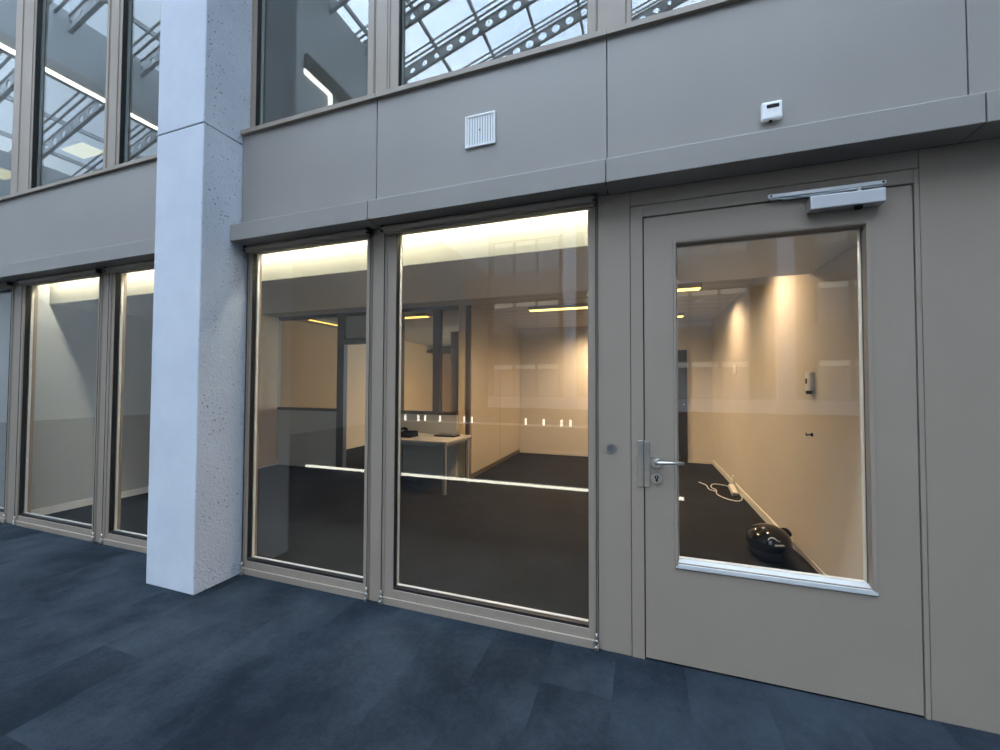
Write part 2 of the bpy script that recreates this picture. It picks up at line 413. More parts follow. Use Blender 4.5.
bd.build('glazing_bead', M_BEAD, leaf, label='bright satin metal bead along the bottom of the door glass')
sd = MB()
sd.prism([(0.150, 0.0), (0.152, -0.006), (0.162, -0.006), (0.170, 0.030), (0.164, 0.030), (0.164, 0.0)], 'Z', 0.455, 2.014)
sd.prism([(0.916, 0.0), (0.914, -0.006), (0.900, -0.004), (0.898, 0.030), (0.903, 0.030), (0.903, 0.0)], 'Z', 0.455, 2.014)
sd.prism([(0.0, 2.016), (-0.006, 2.014), (-0.004, 2.004), (0.030, 1.996), (0.030, 2.001), (0.0, 2.004)], 'X', 0.155, 0.914)
sd.build('glazing_bead', M_DOOR, leaf)
MB().frame(0.164, 0.903, 0.480, 2.002, 0.006, 0.0305, 0.0338).build('gasket', M_GASKET, leaf)
MB().box(0.164, 0.903, 0.034, 0.040, 0.480, 2.000).build('glass_pane', M_GLASS, leaf)
MB().frame(0.158, 0.911, 0.474, 2.008, 0.014, 0.0405, 0.066).build('inner_reveal', M_WHITE, leaf, label='white inner edge of the door glazing')
# lever handle
hd = MB(); hd.cyl((0.069, 0.001, 0.948), (0.069, -0.009, 0.948), 0.026, 28)
rose = hd.build('handle_rose', M_STEEL, leaf)
pts = [(0.069, -0.008, 0.948), (0.069, -0.045, 0.948), (0.072, -0.053, 0.951), (0.080, -0.056, 0.9535), (0.189, -0.056, 0.9575)]
MB().tube(pts, 0.0080, 14).build('lever_handle', M_STEEL, leaf, True, label='straight round steel lever handle')
hd = MB(); hd.cyl((0.070, 0.001, 0.872), (0.070, -0.009, 0.872), 0.026, 28)
lk = hd.build('cylinder_rose', M_STEEL, leaf)
q = MB(); q.cyl((0.070, -0.008, 0.877), (0.070, -0.0125, 0.877), 0.0088, 18); q.box(0.0655, 0.0745, -0.0125, -0.008, 0.856, 0.876, 0.001)
q.build('lock_cylinder', M_BLACKGLOSS, leaf)
MB().box(0.0685, 0.0715, -0.0132, -0.0122, 0.870, 0.883).build('keyhole', M_ALU, leaf)
# two guard plates folded over the lock gap
gp = MB(); gp.box(-0.016, 0.012, -0.010, 0.0, 0.824, 1.050, 0.003); gp.build('guard_plate', M_STEEL, d, label='stainless guard plate on the door frame')
gp = MB(); gp.box(0.0145, 0.041, -0.006, 0.002, 0.826, 1.048, 0.002); gp.build('guard_plate', M_STEEL, leaf, label='stainless guard plate on the door leaf')
for px, pz, py in ((-0.006, 1.036, -0.0105), (0.028, 1.036, -0.0065), (-0.006, 0.838, -0.0105), (0.028, 0.838, -0.0065)):
    MB().cyl((px, py+0.001, pz), (px, py-0.002, pz), 0.0045, 12).build('screw', M_STEEL, d if px < 0 else leaf)
# closer
MB().box(0.690, 0.948, -0.052, 0.0, 2.071, 2.129, 0.004).build('closer_body', M_ALU, leaf, label='silver door closer body')
MB().cyl((0.865, -0.03, 2.060), (0.865, -0.03, 2.071), 0.014, 16).build('closer_cap', M_BLACK, leaf)
rail = MB(); rail.box(0.542, 0.962, -0.026, -0.004, 2.152, 2.170, 0.002); rail.box(0.552, 0.952, -0.020, -0.004, 2.147, 2.153)
rail.build('slide_rail', M_ALU, d, label='silver slide rail of the door closer')
for x in (0.553, 0.951): MB().cyl((x, -0.0255, 2.161), (x, -0.0275, 2.161), 0.004, 12).build('rail_screw', M_BLACK, d)
arm = MB(); arm.cyl((0.865, -0.036, 2.127), (0.865, -0.036, 2.145), 0.009, 16)
arm.tube([(0.865, -0.036, 2.142), (0.75, -0.024, 2.143), (0.60, -0.014, 2.146)], 0.006, 8)
arm.build('closer_arm', M_ALU, leaf)

# round push button on the post
b = empty('push_button', (-0.142, 0.0, 1.003)); tag(b, 'small round grey steel button plate on the post left of the door', 'button')
MB().cyl((-0.142, 0.0, 1.003), (-0.142, -0.007, 1.003), 0.0245, 28).build('rim', M_STEEL, b)
MB().cyl((-0.142, -0.006, 1.003), (-0.142, -0.0095, 1.003), 0.018, 28).build('button_face', plain('grey_button', (0.13, 0.125, 0.12), 0.4), b)

# ------------------------------------------------------------------ louvre grille and sensor on the spandrel
gr = empty('air_grille', (-0.83, -0.055, 2.637)); tag(gr, 'square white slatted air grille on the taupe panel above the wide window', 'grille')
x0, x1, z0, z1 = -0.921, -0.743, 2.638, 2.816
MB().frame(x0, x1, z0, z1, 0.010, -0.068, -0.055, bev=0.001).build('grille_frame', M_WPLASTIC, gr)
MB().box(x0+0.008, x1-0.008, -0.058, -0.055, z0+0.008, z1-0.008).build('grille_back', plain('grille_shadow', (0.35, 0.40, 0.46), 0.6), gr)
n = 10
for i in range(n):
    xa = x0+0.012 + i*(x1-x0-0.024)/n
    MB().prism([(xa, -0.059), (xa+0.003, -0.066), (xa+0.0125, -0.0645), (xa+0.0105, -0.058)], 'Z', z0+0.009, z1-0.009).build('slat', M_WPLASTIC, gr)
MB().cyl((-0.832, -0.064, 2.727), (-0.832, -0.0685, 2.727), 0.004, 12).build('screw', M_BLACK, gr)
ss = empty('wall_sensor', (0.548, -0.055, 2.48)); tag(ss, 'small white wall sensor with a dark slot on the taupe panel above the door', 'sensor')
MB().box(0.508, 0.587, -0.078, -0.055, 2.481, 2.561, 0.007).build('sensor_body', M_WPLASTIC, ss, False)
MB().box(0.527, 0.574, -0.0795, -0.077, 2.530, 2.546, 0.001).build('sensor_window', M_BLACKGLOSS, ss, label='dark rectangular sensor window')
MB().box(0.538, 0.550, -0.070, -0.058, 2.477, 2.482).build('cable_notch', M_BLACK, ss)

# ------------------------------------------------------------------ the rooms behind the glass
XL, XR, ZC, ZR = -5.66, 1.15, 2.43, 2.12
structure(MB().box(XR, XR+0.1, 0.05, 5.65, 0.0, 2.8).build('wall_right', M_WALLWARM), 'cream plastered wall seen through the door glass')
structure(MB().box(XL-0.1, XL, 0.09, 3.03, 0.0, 2.8).build('wall_left', M_LEFTWALL), 'white end wall of the left room')
structure(MB().box(XL-0.1, XL, 3.03, 8.5, 0.0, 2.8).build('wall_corridor_left', M_CORR), 'warm tan side wall beyond the doorway of the partition')
structure(MB().box(-2.25, XR, 5.55, 5.65, 0.0, 2.8).build('wall_back', M_WALLWARM), 'cream far wall of the deep room')
structure(MB().box(XL-0.1, -2.2, 8.4, 8.5, 0.0, 2.8).build('wall_corridor', M_CORR), 'warm wall beyond the glazed partition')
structure(MB().box(XL, XR, 1.33, 8.4, ZC, ZC+0.12).build('ceiling', M_CEILPLANK), 'grey plank ceiling of the deep room')
structure(MB().box(XL, XR, 0.25, 1.34, ZR, 2.62).build('ceiling_raft', M_WHITE), 'lowered ceiling raft along the windows')
structure(MB().box(XL, XR, 0.2435, 0.2495, ZR+0.001, 2.56).build('trim_2', M_BULKHEAD), 'pale lit face of the lowered ceiling along the windows')
structure(MB().box(XL, XR, 0.05, 0.30, 2.56, 2.62).build('ceiling_cove', M_ROOMWHITE), 'top of the light cove along the windows')
structure(MB().box(-6.95, XL-0.1, 0.1, 1.6, 0.0, 2.6).build('wall_dark_bay', M_DARKROOM), 'dark wall behind the leftmost window')
structure(MB().box(XR-0.016, XR, 0.05, 5.55, 0.0, 0.075, 0.002).build('baseboard_right', M_WHITE), 'white baseboard along the cream wall')
structure(MB().box(XL, XL+0.016, 0.1, 3.0, 0.0, 0.075, 0.002).build('baseboard_left', M_WHITE), 'white baseboard along the left wall')
structure(MB().box(-2.2, XR-0.02, 5.535, 5.55, 0.0, 0.06).build('baseboard_back', M_WALLWARM), 'cream baseboard along the far wall')
# cove light
cv = MB(); cv.box(XL+0.05, XR-0.05, 0.135, 0.165, 2.385, 2.405)
tag(cv.build('cove_light', M_COVE), 'hidden warm white strip light in the slot above the windows', 'light')

# panelled wall perpendicular to the facade (cabinet fronts)
cab = empty('panelled_cabinet', (-2.3, 4.3, 0)); tag(cab, 'beige full height panelled cabinet wall behind the wide window', 'cabinet')
MB().box(-2.405, -2.262, 3.21, 5.55, 0.06, ZC).build('cabinet_body', M_PANEL, cab)
for a, bb in ((3.14, 4.345), (4.352, 5.54)):
    MB().box(-2.262, -2.245, a, bb, 0.075, ZC-0.01, 0.002).build('cabinet_panel', M_PANEL, cab)
MB().box(-2.405, -2.25, 3.09, 5.55, 0.0, 0.06).build('plinth', M_PARTFRAME, cab)
MB().box(-2.30, -2.235, 3.045, 3.085, 0.0, ZC).build('edge_post', M_PARTFRAME, cab)
MB().box(-2.40, -2.31, 3.03, 3.08, 0.0, ZC).build('edge_post', plain('cream_edge_post', (0.82, 0.66, 0.38), 0.45), cab)

# glazed partition parallel to the facade
pt = structure(empty('wall_partition', (-4.0, 3.03, 0)), 'glazed office partition with a solid grey base and a doorway')
yp0, yp1 = 3.0, 3.06
MB().box(XL, -4.46, yp0, yp1, 0.0, 0.90).build('lower_panel', M_PARTGREY, pt)
MB().box(-3.30, -2.41, yp0, yp1, 0.0, 0.90).build('lower_panel', M_PARTGREY, pt)
fm = MB()
for a, bb in ((XL, -4.46), (-3.30, -2.41)):
    fm.box(a, bb, yp0-0.01, yp1+0.01, 0.90, 0.945); fm.box(a, bb, yp0-0.01, yp1+0.01, ZC-0.05, ZC)
fm.box(-4.46, -4.33, yp0-0.01, yp1+0.01, 0.0, ZC); fm.box(-3.42, -3.30, yp0-0.01, yp1+0.01, 0.0, ZC)
fm.box(-4.33, -3.42, yp0-0.01, yp1+0.01, 1.94, 2.03); fm.box(-4.33, -3.42, yp0-0.01, yp1+0.01, ZC-0.05, ZC)
fm.box(-2.785, -2.675, yp0-0.01, yp1+0.01, 0.945, ZC)
fm.build('partition_frame', M_PARTFRAME, pt)
MB().box(-4.33, -3.42, 3.02, 3.04, 2.03, ZC-0.05).build('transom_panel', M_PARTGREY, pt)
for a, bb in ((XL+0.02, -4.46), (-3.30, -2.785), (-2.675, -2.41)):
    MB().box(a, bb, 3.027, 3.033, 0.945, ZC-0.05).build('glass_pane', M_PGLASS, pt)
MB().box(-2.56, -2.41, 3.10, 3.2, 0.0, 2.08).build('tan_panel', M_PANEL, pt)
MB().box(XL, XL+0.02, 2.35, 2.97, 0.02, ZC-0.02, 0.002).build('wall_lining', plain('light_beige_laminate', (0.78, 0.66, 0.50), 0.5), pt)
# rail and beam in the room beyond
MB().box(XL, -2.45, 7.9, 8.38, 2.22, 2.30).build('picture_rail', M_PARTFRAME, pt)
# dark sheet in place of the unlit open doorway in the far wall
dd = structure(empty('door_2', (0.35, 5.5, 0)), 'dark sheet standing in for the unlit doorway in the far wall seen past the door handle')
MB().box(-0.15, 0.755, 5.515, 5.549, 0.0, 1.94, 0.003).build('door_leaf', M_OPEN, dd)
MB().cyl((0.70, 5.515, 1.0), (0.70, 5.46, 1.0), 0.012, 10).build('door_handle', M_STEEL, dd)

# linear lamps
def lamp(x0, x1, y, label, w=0.07, z=ZC, along='X', y1=None):
    o = empty('linear_lamp', ((x0+x1)/2, y, z)); tag(o, label, 'lamp', 'linear ceiling lamps in the rooms')
    if along == 'X':
        MB().box(x0, x1, y-w, y+w, z-0.045, z+0.004).build('lamp_housing', M_PANEL, o)
        MB().box(x0+0.01, x1-0.01, y-w+0.012, y+w-0.012, z-0.050, z-0.044).build('diffuser', M_LAMP, o)
    else:
        MB().box(x0-w, x0+w, y, y1, z-0.045, z).build('lamp_housing', M_PANEL, o)
        MB().box(x0-w+0.012, x0+w-0.012, y+0.01, y1-0.01, z-0.050, z-0.044).build('diffuser', M_LAMP, o)
lamp(-1.50, -0.30, 3.48, 'yellow linear ceiling lamp seen at the top right of the wide window')
lamp(-0.60, 0.63, 2.78, 'yellow linear ceiling lamp nearest the door glass')
lamp(-0.60, 0.63, 4.65, 'yellow linear ceiling lamp near the far wall behind the door glass')
lamp(-4.3, -3.12, 3.45, 'yellow linear ceiling lamp behind the glazed partition at the left of the wide window')
lamp(-5.15, -5.15, 3.12, 'yellow linear ceiling lamp running inwards behind the narrow window', along='Y', y1=4.3, w=0.04)

# recessed spots: wall washers on the cream wall, then added fill spots
def spot(x, y, label, en, tilt=0.0, size=100, loc='recessed ceiling spots'):
    s = empty('recessed_spot', (x, y, ZC)); tag(s, label, 'lamp', loc)
    MB().cyl((x, y, ZC-0.006), (x, y, ZC), 0.05, 24).build('trim_ring', M_ALU, s)
    l = bpy.data.lights.new('spot_light', 'SPOT'); l.energy = en; l.color = (1.0, 0.69, 0.40); l.spot_size = math.radians(size); l.spot_blend = 0.9; l.shadow_soft_size = 0.06
    lo = bpy.data.objects.new('spot_light', l); C.objects.link(lo); lo.parent = s; lo.location = (0, 0, -0.02)
    lo.rotation_euler = (0, math.radians(tilt), 0)
spot(0.72, 1.95, 'recessed ceiling spot beside the cream wall, nearer the door', 70, -16, 150)
spot(0.72, 3.70, 'recessed ceiling spot beside the cream wall, deeper in the room', 70, -16, 150)
spot(-0.6, 4.9, 'added fill spot near the far wall of the deep room', 260, 0, 165)  # from here on unseen spots, added to brighten deep room and corridor
spot(-1.1, 2.3, 'added fill spot in the middle of the deep room', 260, 0, 165)
spot(-4.2, 6.2, 'added fill spot beyond the glazed partition', 170, 0, 160)

# desk and the things on it
t = empty('desk', (-2.75, 2.62, 0)); tag(t, 'pale desk with grey steel legs against the partition behind the wide window', 'desk')
tz = 0.638
MB().box(-3.30, -2.185, 2.25, 2.985, tz-0.028, tz, 0.004).build('desk_top', M_DESK, t)
MB().frame(-3.27, -2.215, 2.28, 2.96, 0.03, tz-0.075, tz-0.028).build('apron', M_DESKLEG, t) if False else None
ap = MB(); ap.box(-3.26, -2.225, 2.275, 2.300, tz-0.068, tz-0.028); ap.box(-3.26, -2.225, 2.935, 2.96, tz-0.068, tz-0.028)
ap.box(-3.26, -3.235, 2.30, 2.935, tz-0.068, tz-0.028); ap.box(-2.245, -2.22, 2.30, 2.935, tz-0.068, tz-0.028)
ap.build('under_frame', M_DESKLEG, t)
for x in (-3.27, -2.225):
    for y in (2.265, 2.945):
        MB().box(x-0.018, x+0.018, y, y+0.036, 0.0, tz-0.028, 0.003).build('leg', M_DESKLEG, t)
hp = empty('headset', (-2.9, 2.52, tz)); tag(hp, 'black lumpy desk phone lying at the left end of the pale desk', 'phone'); hp.name = 'desk_phone'
bx = MB(); bx.prism([(2.42, tz+0.001), (2.42, tz+0.03), (2.60, tz+0.075), (2.62, tz+0.001)], 'X', -2.99, -2.79); bx.build('phone_base', M_BLACK, hp)
MB().tube([(-2.98, 2.44, tz+0.055), (-2.98, 2.5, tz+0.095), (-2.975, 2.57, tz+0.105), (-2.97, 2.62, tz+0.08)], [0.022, 0.016, 0.016, 0.022], 10).build('handset', M_BLACK, hp, True)
MB().box(-2.92, -2.83, 2.53, 2.58, tz+0.062, tz+0.076, 0.002).build('phone_screen', M_BLACKGLOSS, hp)
MB().tube([(-2.96, 2.45, tz+0.03), (-3.03, 2.40, tz+0.012), (-3.12, 2.42, tz+0.012), (-3.16, 2.5, tz+0.012)], 0.007, 8).build('phone_cord', M_BLACK, hp, True)
nb = empty('laptop', (-2.45, 2.75, tz)); tag(nb, 'thin dark closed laptop lying on the right end of the pale desk', 'laptop')
MB().box(-2.58, -2.29, 2.66, 2.86, tz+0.001, tz+0.014, 0.004).build('laptop_base', M_BLACK, nb)
MB().box(-2.58, -2.29, 2.66, 2.86, tz+0.0145, tz+0.024, 0.003).build('laptop_lid', plain('dark_grey_lid', (0.09, 0.09, 0.10), 0.35), nb)

# intercom, hook and switch on the cream wall
it = empty('wall_intercom', (XR, 1.34, 1.28)); tag(it, 'small white wall phone fixed to the cream wall behind the door glass', 'intercom')
MB().box(XR-0.028, XR, 1.29, 1.385, 1.285, 1.415, 0.006).build('intercom_body', M_WPLASTIC, it)
MB().box(XR-0.032, XR-0.027, 1.345, 1.365, 1.335, 1.372, 0.001).build('intercom_display', M_BLACK, it)
MB().cyl((XR-0.02, 1.335, 1.285), (XR-0.02, 1.335, 1.262), 0.018, 16).build('intercom_jack', M_BLACK, it)
hk = MB(); hk.box(XR-0.012, XR, 1.33, 1.345, 0.962, 0.985, 0.002); hk.tube([(XR-0.01, 1.337, 0.975), (XR-0.04, 1.33, 0.97), (XR-0.045, 1.325, 0.985)], 0.005, 8)
tag(hk.build('wall_hook', M_BLACK), 'tiny dark hook on the cream wall below the white wall phone', 'hook')
sw = empty('light_switch', (XR, 3.8, 1.5)); tag(sw, 'square white switch on the cream wall deep behind the door glass', 'switch')
MB().box(XR-0.010, XR, 3.71, 3.89, 1.48, 1.59, 0.002).build('switch_plate', M_WPLASTIC, sw)
MB().box(XR-0.014, XR-0.009, 3.74, 3.86, 1.505, 1.565, 0.002).build('rocker', M_WPLASTIC, sw)

# cable outlet with a loop of white cable beside the baseboard
po = empty('floor_outlet', (1.06, 3.6, 0)); tag(po, 'white power strip leaning at the baseboard with a loop of pale cable', 'power strip')
pp = MB(); pp.prism([(3.42, 0.003), (3.38, 0.05), (3.62, 0.10), (3.66, 0.05)], 'X', 1.03, 1.085); pp.build('outlet_block', M_WPLASTIC, po)
MB().tube(smooth([(1.06, 3.62, 0.06), (1.02, 3.9, 0.02), (0.90, 3.98, 0.012), (0.84, 3.75, 0.012), (0.90, 3.62, 0.012), (0.85, 3.4, 0.012), (0.93, 3.2, 0.012), (1.05, 3.12, 0.012), (1.12, 3.3, 0.02), (1.10, 3.5, 0.03)]), 0.0065, 8).build('cable', M_WPLASTIC, po, True)
MB().tube(smooth([(0.87, 3.55, 0.012), (0.80, 3.62, 0.012), (0.82, 3.85, 0.012), (0.74, 4.0, 0.012)]), 0.0055, 8).build('cable', M_WPLASTIC, po, True)
MB().box(XR-0.035, XR-0.016, 3.82, 3.88, 0.06, 0.16, 0.004).build('wall_socket', M_WPLASTIC, po)

# black canister vacuum against the baseboard
vc = empty('vacuum_cleaner', (0.95, 1.55, 0)); tag(vc, 'glossy black rounded canister vacuum lying on the carpet against the cream wall', 'vacuum cleaner')
v = MB(); v.sphere((0.925, 1.545, 0.128), 0.150, 0.175, 0.120, n=40)
v.build('shell', M_BLACKGLOSS, vc, True)
v = MB(); v.sphere((0.930, 1.53, 0.06), 0.152, 0.180, 0.058, n=40); v.build('bumper', M_BLACK, vc, True)
tl = smooth([(0.99, 1.47, 0.075), (1.035, 1.36, 0.058), (1.06, 1.20, 0.045), (1.08, 1.00, 0.036), (1.09, 0.82, 0.03), (1.095, 0.66, 0.027)], 2)
n_ = len(tl)
MB().tube(tl, [0.046*(1-i/(n_-1))**1.2 + 0.034 for i in range(n_)], 18).build('hose', M_BLACK, vc, True)
MB().tube(smooth([(1.02, 1.63, 0.15), (1.05, 1.69, 0.165), (1.085, 1.72, 0.165), (1.11, 1.74, 0.13)], 2), 0.026, 12).build('handle', M_BLACK, vc, True)
MB().tube(smooth([(1.085, 1.56, 0.125), (1.115, 1.40, 0.105), (1.125, 1.1, 0.085), (1.125, 0.85, 0.07)], 2), 0.005, 8).build('trim_strip', M_ALU, vc, True)
def on_shell(u, w):   # a point just above the shell from its own angles
    u, w = math.radians(u), math.radians(w)
    return (0.925+0.152*math.cos(w)*math.cos(u), 1.545+0.177*math.cos(w)*math.sin(u), 0.128+0.1215*math.sin(w))
MB().tube(smooth([on_shell(-108, 26), on_shell(-104, 34), on_shell(-92, 36), on_shell(-84, 28), on_shell(-76, 25)], 2), 0.0035, 6).build('logo_mark', M_WPLASTIC, vc, True)
MB().tube(smooth([on_shell(-92, 12), on_shell(-80, 13), on_shell(-68, 13)], 2), 0.006, 6).build('name_mark', M_WPLASTIC, vc, True)

# ------------------------------------------------------------------ upper room behind the upper glass
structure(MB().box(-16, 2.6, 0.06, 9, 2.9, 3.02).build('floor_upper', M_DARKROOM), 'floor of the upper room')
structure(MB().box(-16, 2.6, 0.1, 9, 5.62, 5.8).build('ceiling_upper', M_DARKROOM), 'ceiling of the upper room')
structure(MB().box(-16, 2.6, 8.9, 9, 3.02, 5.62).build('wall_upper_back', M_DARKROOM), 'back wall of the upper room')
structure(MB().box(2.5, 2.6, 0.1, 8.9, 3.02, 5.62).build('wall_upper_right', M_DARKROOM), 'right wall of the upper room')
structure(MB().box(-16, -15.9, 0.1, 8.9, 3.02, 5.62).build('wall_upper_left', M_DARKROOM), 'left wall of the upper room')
for x0, x1, y0, y1, lab in ((-9.98, -9.34, 2.12, 2.44, 'square yellow ceiling light seen in the upper window left of the column'),
                            (-12.6, -12.0, 2.0, 2.38, 'square yellow ceiling light seen in the upper window at the left edge')):
    o = empty('ceiling_light', ((x0+x1)/2, (y0+y1)/2, 5.62)); tag(o, lab, 'lamp', 'square ceiling lights in the upper room')
    MB().box(x0-0.02, x1+0.02, y0-0.02, y1+0.02, 5.60, 5.62).build('light_frame', M_ALU, o)
    MB().box(x0, x1, y0, y1, 5.590, 5.602).build('diffuser', M_ULAMP, o)

for x in (-1.5, -5.0):  # unseen lamps added to lift the grey behind the upper glass
    o = empty('ceiling_light', (x, 5.0, 5.62)); tag(o, 'unseen lamp added to brighten the upper room, %s' % ('right' if x > -3 else 'left'), 'lamp', 'added fill lamps of the upper room')
    MB().cyl((x, 5.0, 5.60), (x, 5.0, 5.62), 0.12, 24).build('light_frame', M_ALU, o)
    l = bpy.data.lights.new('spot_light', 'SPOT'); l.energy = 260; l.color = (1.0, 0.97, 0.9); l.spot_size = math.radians(150); l.spot_blend = 0.9; l.shadow_soft_size = 0.1
    lo = bpy.data.objects.new('spot_light', l); C.objects.link(lo); lo.parent = o; lo.location = (0, 0, -0.04)

# ------------------------------------------------------------------ the court behind the camera (seen in reflections)
YO = -20.6
SR = 0.30                    # slope of the glass roof
def rz(x): return 15.56 + SR*x
RX0, RX1 = -20.6, 10.0
th = math.atan(SR)
# roof glazing: panes between the bars
bars = [-2.03 + 1.62*k for k in range(-11, 8)]
beams = [-0.75 - 1.62*k for k in range(12)]
sky = structure(empty('ceiling_glass', (0, -10, rz(0))), 'sloping glass roof over the court reflected in the upper windows')
for a, bb in zip(bars, bars[1:]):
    MB().prism([(a+0.04, rz(a+0.04)), (bb-0.04, rz(bb-0.04)), (bb-0.04, rz(bb-0.04)+0.02), (a+0.04, rz(a+0.04)+0.02)], 'Y', YO, 0.0).build('roof_pane', M_ROOFGLASS, sky)
for a in bars:
    MB().prism([(a-0.04, rz(a)-0.10), (a+0.04, rz(a)-0.10), (a+0.04, rz(a)+0.03), (a-0.04, rz(a)+0.03)], 'Y', YO, 0.0).build('glazing_bar', M_SKYSTEEL, sky)
def cellular_beam(y):
    o = empty('cellular_beam', (-5.2, y, rz(-5.2)-0.2)); 
    bm = bmesh.new(); H, W = 0.40, 0.52; n = 16
    L = (RX1-RX0)/math.cos(th); N = int(L/W)
    ux, uz = math.cos(th), math.sin(th)
    def P(s, h): return Vector((RX0 + ux*s - uz*h, 0, rz(RX0) - 0.14 + uz*s + ux*h))
    for i in range(N):
        c = (i+.5)*W; f = max(0.0, min(1.0, (c-11.0)/9.0)); f = 1-abs(2*((c-9)/18 % 1.0)-1)
        r = 0.05 + 0.11*f
        inn, out = [], []
        for k in range(n):
            a = 2*math.pi*(k+.5)/n; ca, sa = math.cos(a), math.sin(a)
            t = min((W/2)/abs(ca) if abs(ca) > 1e-6 else 9, (H/2)/abs(sa) if abs(sa) > 1e-6 else 9)
            inn.append(bm.verts.new(P(c + r*ca, -H/2 + r*sa))); out.append(bm.verts.new(P(c + t*ca, -H/2 + t*sa)))
        for k in range(n):
            bm.faces.new((inn[k], inn[(k+1) % n], out[(k+1) % n], out[k]))
        # corner fillers
        for sx in (-1, 1):
            for sz in (-1, 1):
                cv_ = bm.verts.new(P(c + sx*W/2, -H/2 + sz*H/2))
                best = sorted(range(n), key=lambda k: (out[k].co-cv_.co).length)[:2]
                if abs(best[0]-best[1]) in (1, n-1): bm.faces.new((out[best[0]], out[best[1]], cv_))
    mb = MB(); mb.bm.free(); mb.bm = bm
    ext = bmesh.ops.extrude_face_region(bm, geom=list(bm.faces))
    for v in [e for e in ext['geom'] if isinstance(e, bmesh.types.BMVert)]: v.co.y += 0.03
    for v in bm.verts: v.co.y += y - 0.015
    mb.build('web', M_SKYSTEEL, o)
    fl = MB()
    for h0, h1 in ((0.0, 0.02), (-H-0.02, -H)):
        q = [P(0, h0), P(L, h0), P(L, h1), P(0, h1)]
        fl.prism([(p.x, p.z) for p in q], 'Y', y-0.05, y+0.05)
    fl.build('flange', M_SKYSTEEL, o)
    a, b_ = P(0, -0.12), P(L, -0.12)
    MB().cyl((a.x, y+0.30, a.z), (b_.x, y+0.30, b_.z), 0.035, 10).build('tie_tube', M_TIE, o, True)
    MB().cyl((a.x, y+0.46, a.z+0.03), (b_.x, y+0.46, b_.z+0.03), 0.03, 10).build('tie_tube', M_SKYSTEEL, o, True)
    return o
def copy_tree(o, parent=None):
    c = o.copy(); C.objects.link(c); c.parent = parent
    for ch in list(o.children): copy_tree(ch, c)
    return c
b0 = cellular_beam(beams[0])
for i, y in enumerate(beams):
    o = b0 if i == 0 else copy_tree(b0)
    o.location = (-5.2, y, rz(-5.2)-0.2)
    tag(o, 'grey steel roof beam with round holes under the glass roof', 'beam', 'perforated roof beams')

# facade opposite: storeys, windows with lit heads, pale parapet, columns
wo = structure(empty('wall_opposite', (0, YO, 0)), 'opposite facade of the court')
XA, XB = -8.7, 14.0
for z0, z1 in ((2.62, 4.3), (6.32, 8.0), (10.0, 11.4)):
    MB().box(XA, XB, YO-0.4, YO, z0, z1).build('spandrel_band', M_OPP, wo)
MB().box(XA, XB, YO-0.4, YO+0.02, 0.0, 0.66).build('parapet_band', M_PARAPET, wo)
MB().box(-20.7, XB, YO-0.9, YO-0.5, 0.0, 20.0).build('back_wall', M_OPP, wo)
MB().box(XA, XB, YO-0.4, YO, 13.6, 20.0).build('upper_band', M_OPP, wo)
colx = [-3.7, 6.5]
for x in colx:
    o = MB().box(x-0.35, x+0.35, YO, YO+0.5, 0.0, 13.6, 0.01).build('concrete_column', M_OPPCOL)
    tag(o, 'bluish concrete column of the opposite facade, reflected in the glass', 'column', 'columns of the opposite facade')
wn = 20
for z0, z1 in ((0.66, 2.62), (4.3, 6.32), (8.0, 10.0)):
    x = -8.45
    while x < 13:
        if not any(x+1.36 > c-0.3 and x < c+0.3 for c in colx):
            w = structure(empty('window_%d' % wn, (x+0.68, YO-0.1, z0)), 'window of the opposite facade'); wn += 1
            MB().frame(x, x+1.36, z0, z1, 0.07, YO-0.3, YO-0.02).build('window_frame', M_OPP, w)
            MB().box(x+0.07, x+1.29, YO-0.22, YO-0.20, z0+0.07, z1-0.36).build('glass_pane', M_PALEPANE, w)
            MB().box(x+0.09, x+1.27, YO-0.22, YO-0.18, z1-0.34, z1-0.08).build('lit_head', M_HEADLED, w)
        x += 1.36
# side block of the court with a dark strip and a light strip for its opening
sb = structure(empty('wall_court_side', (-8.7, -12, 0)), 'grey side wall of the court')
XW = -8.7
def side(y0, y1, z0, z1): MB().box(XW-0.5, XW, y0, y1, z0, z1).build('side_panel', M_SIDE, sb)
YS = -4.3
side(YO, YS, 8.0, rz(XW)-0.25)
MB().box(XW-0.5, XW, YO, YS, 0.0, 8.0).build('lower_panel', M_OPP, sb)  # lower half given a darker colour to weaken its reflection in the glass
MB().box(XW, XW+0.12, -8.2, -6.3, 9.99, 10.40).build('recess_shade', M_OPEN, sb)  # dark box stands in for the shaded recess above the light
st = MB(); st.box(XW, XW+0.06, -7.34, -6.3, 9.86, 9.985); st.box(XW, XW+0.06, -7.34, -7.22, 9.0, 9.86)
st.build('light_strip', M_BULKLED, sb)

# end wall hanging from the roof, open below
XE = -14.35
eb = structure(empty('wall_court_end', (XE, -10, 0)), 'hanging grey end wall of the court with a light strip')
zl = 1.315 + 0.567*14.35
MB().box(XE-0.4, XE, YO, -0.6, zl, rz(XE)-0.04).build('hanging_panel', M_ATRIUM, eb)
MB().box(XE, XE+0.05, YO, -0.6, zl, zl+0.24).build('recess_shade', M_OPP, eb)  # darker strip painted in for the recess shade over the light
MB().box(XE-0.14, XE-0.06, YO, -0.6, zl-0.07, zl-0.001).build('light_strip', M_BULKLED, eb)
structure(MB().box(-20.75, -20.3, YO, 0.0, 0, rz(-20.6)-0.2).build('wall_court_far', M_ATRIUM), 'far end wall of the court')
structure(MB().box(10.0, 10.4, YO, 0.0, 0, 18.6).build('wall_court_right', M_ATRIUM), 'right end wall of the court')
structure(MB().box(-20.3, -9.0, 0.02, 0.5, 5.8, 9.8).build('wall_court_left_upper', M_TAUPE2), 'facade above the left windows')
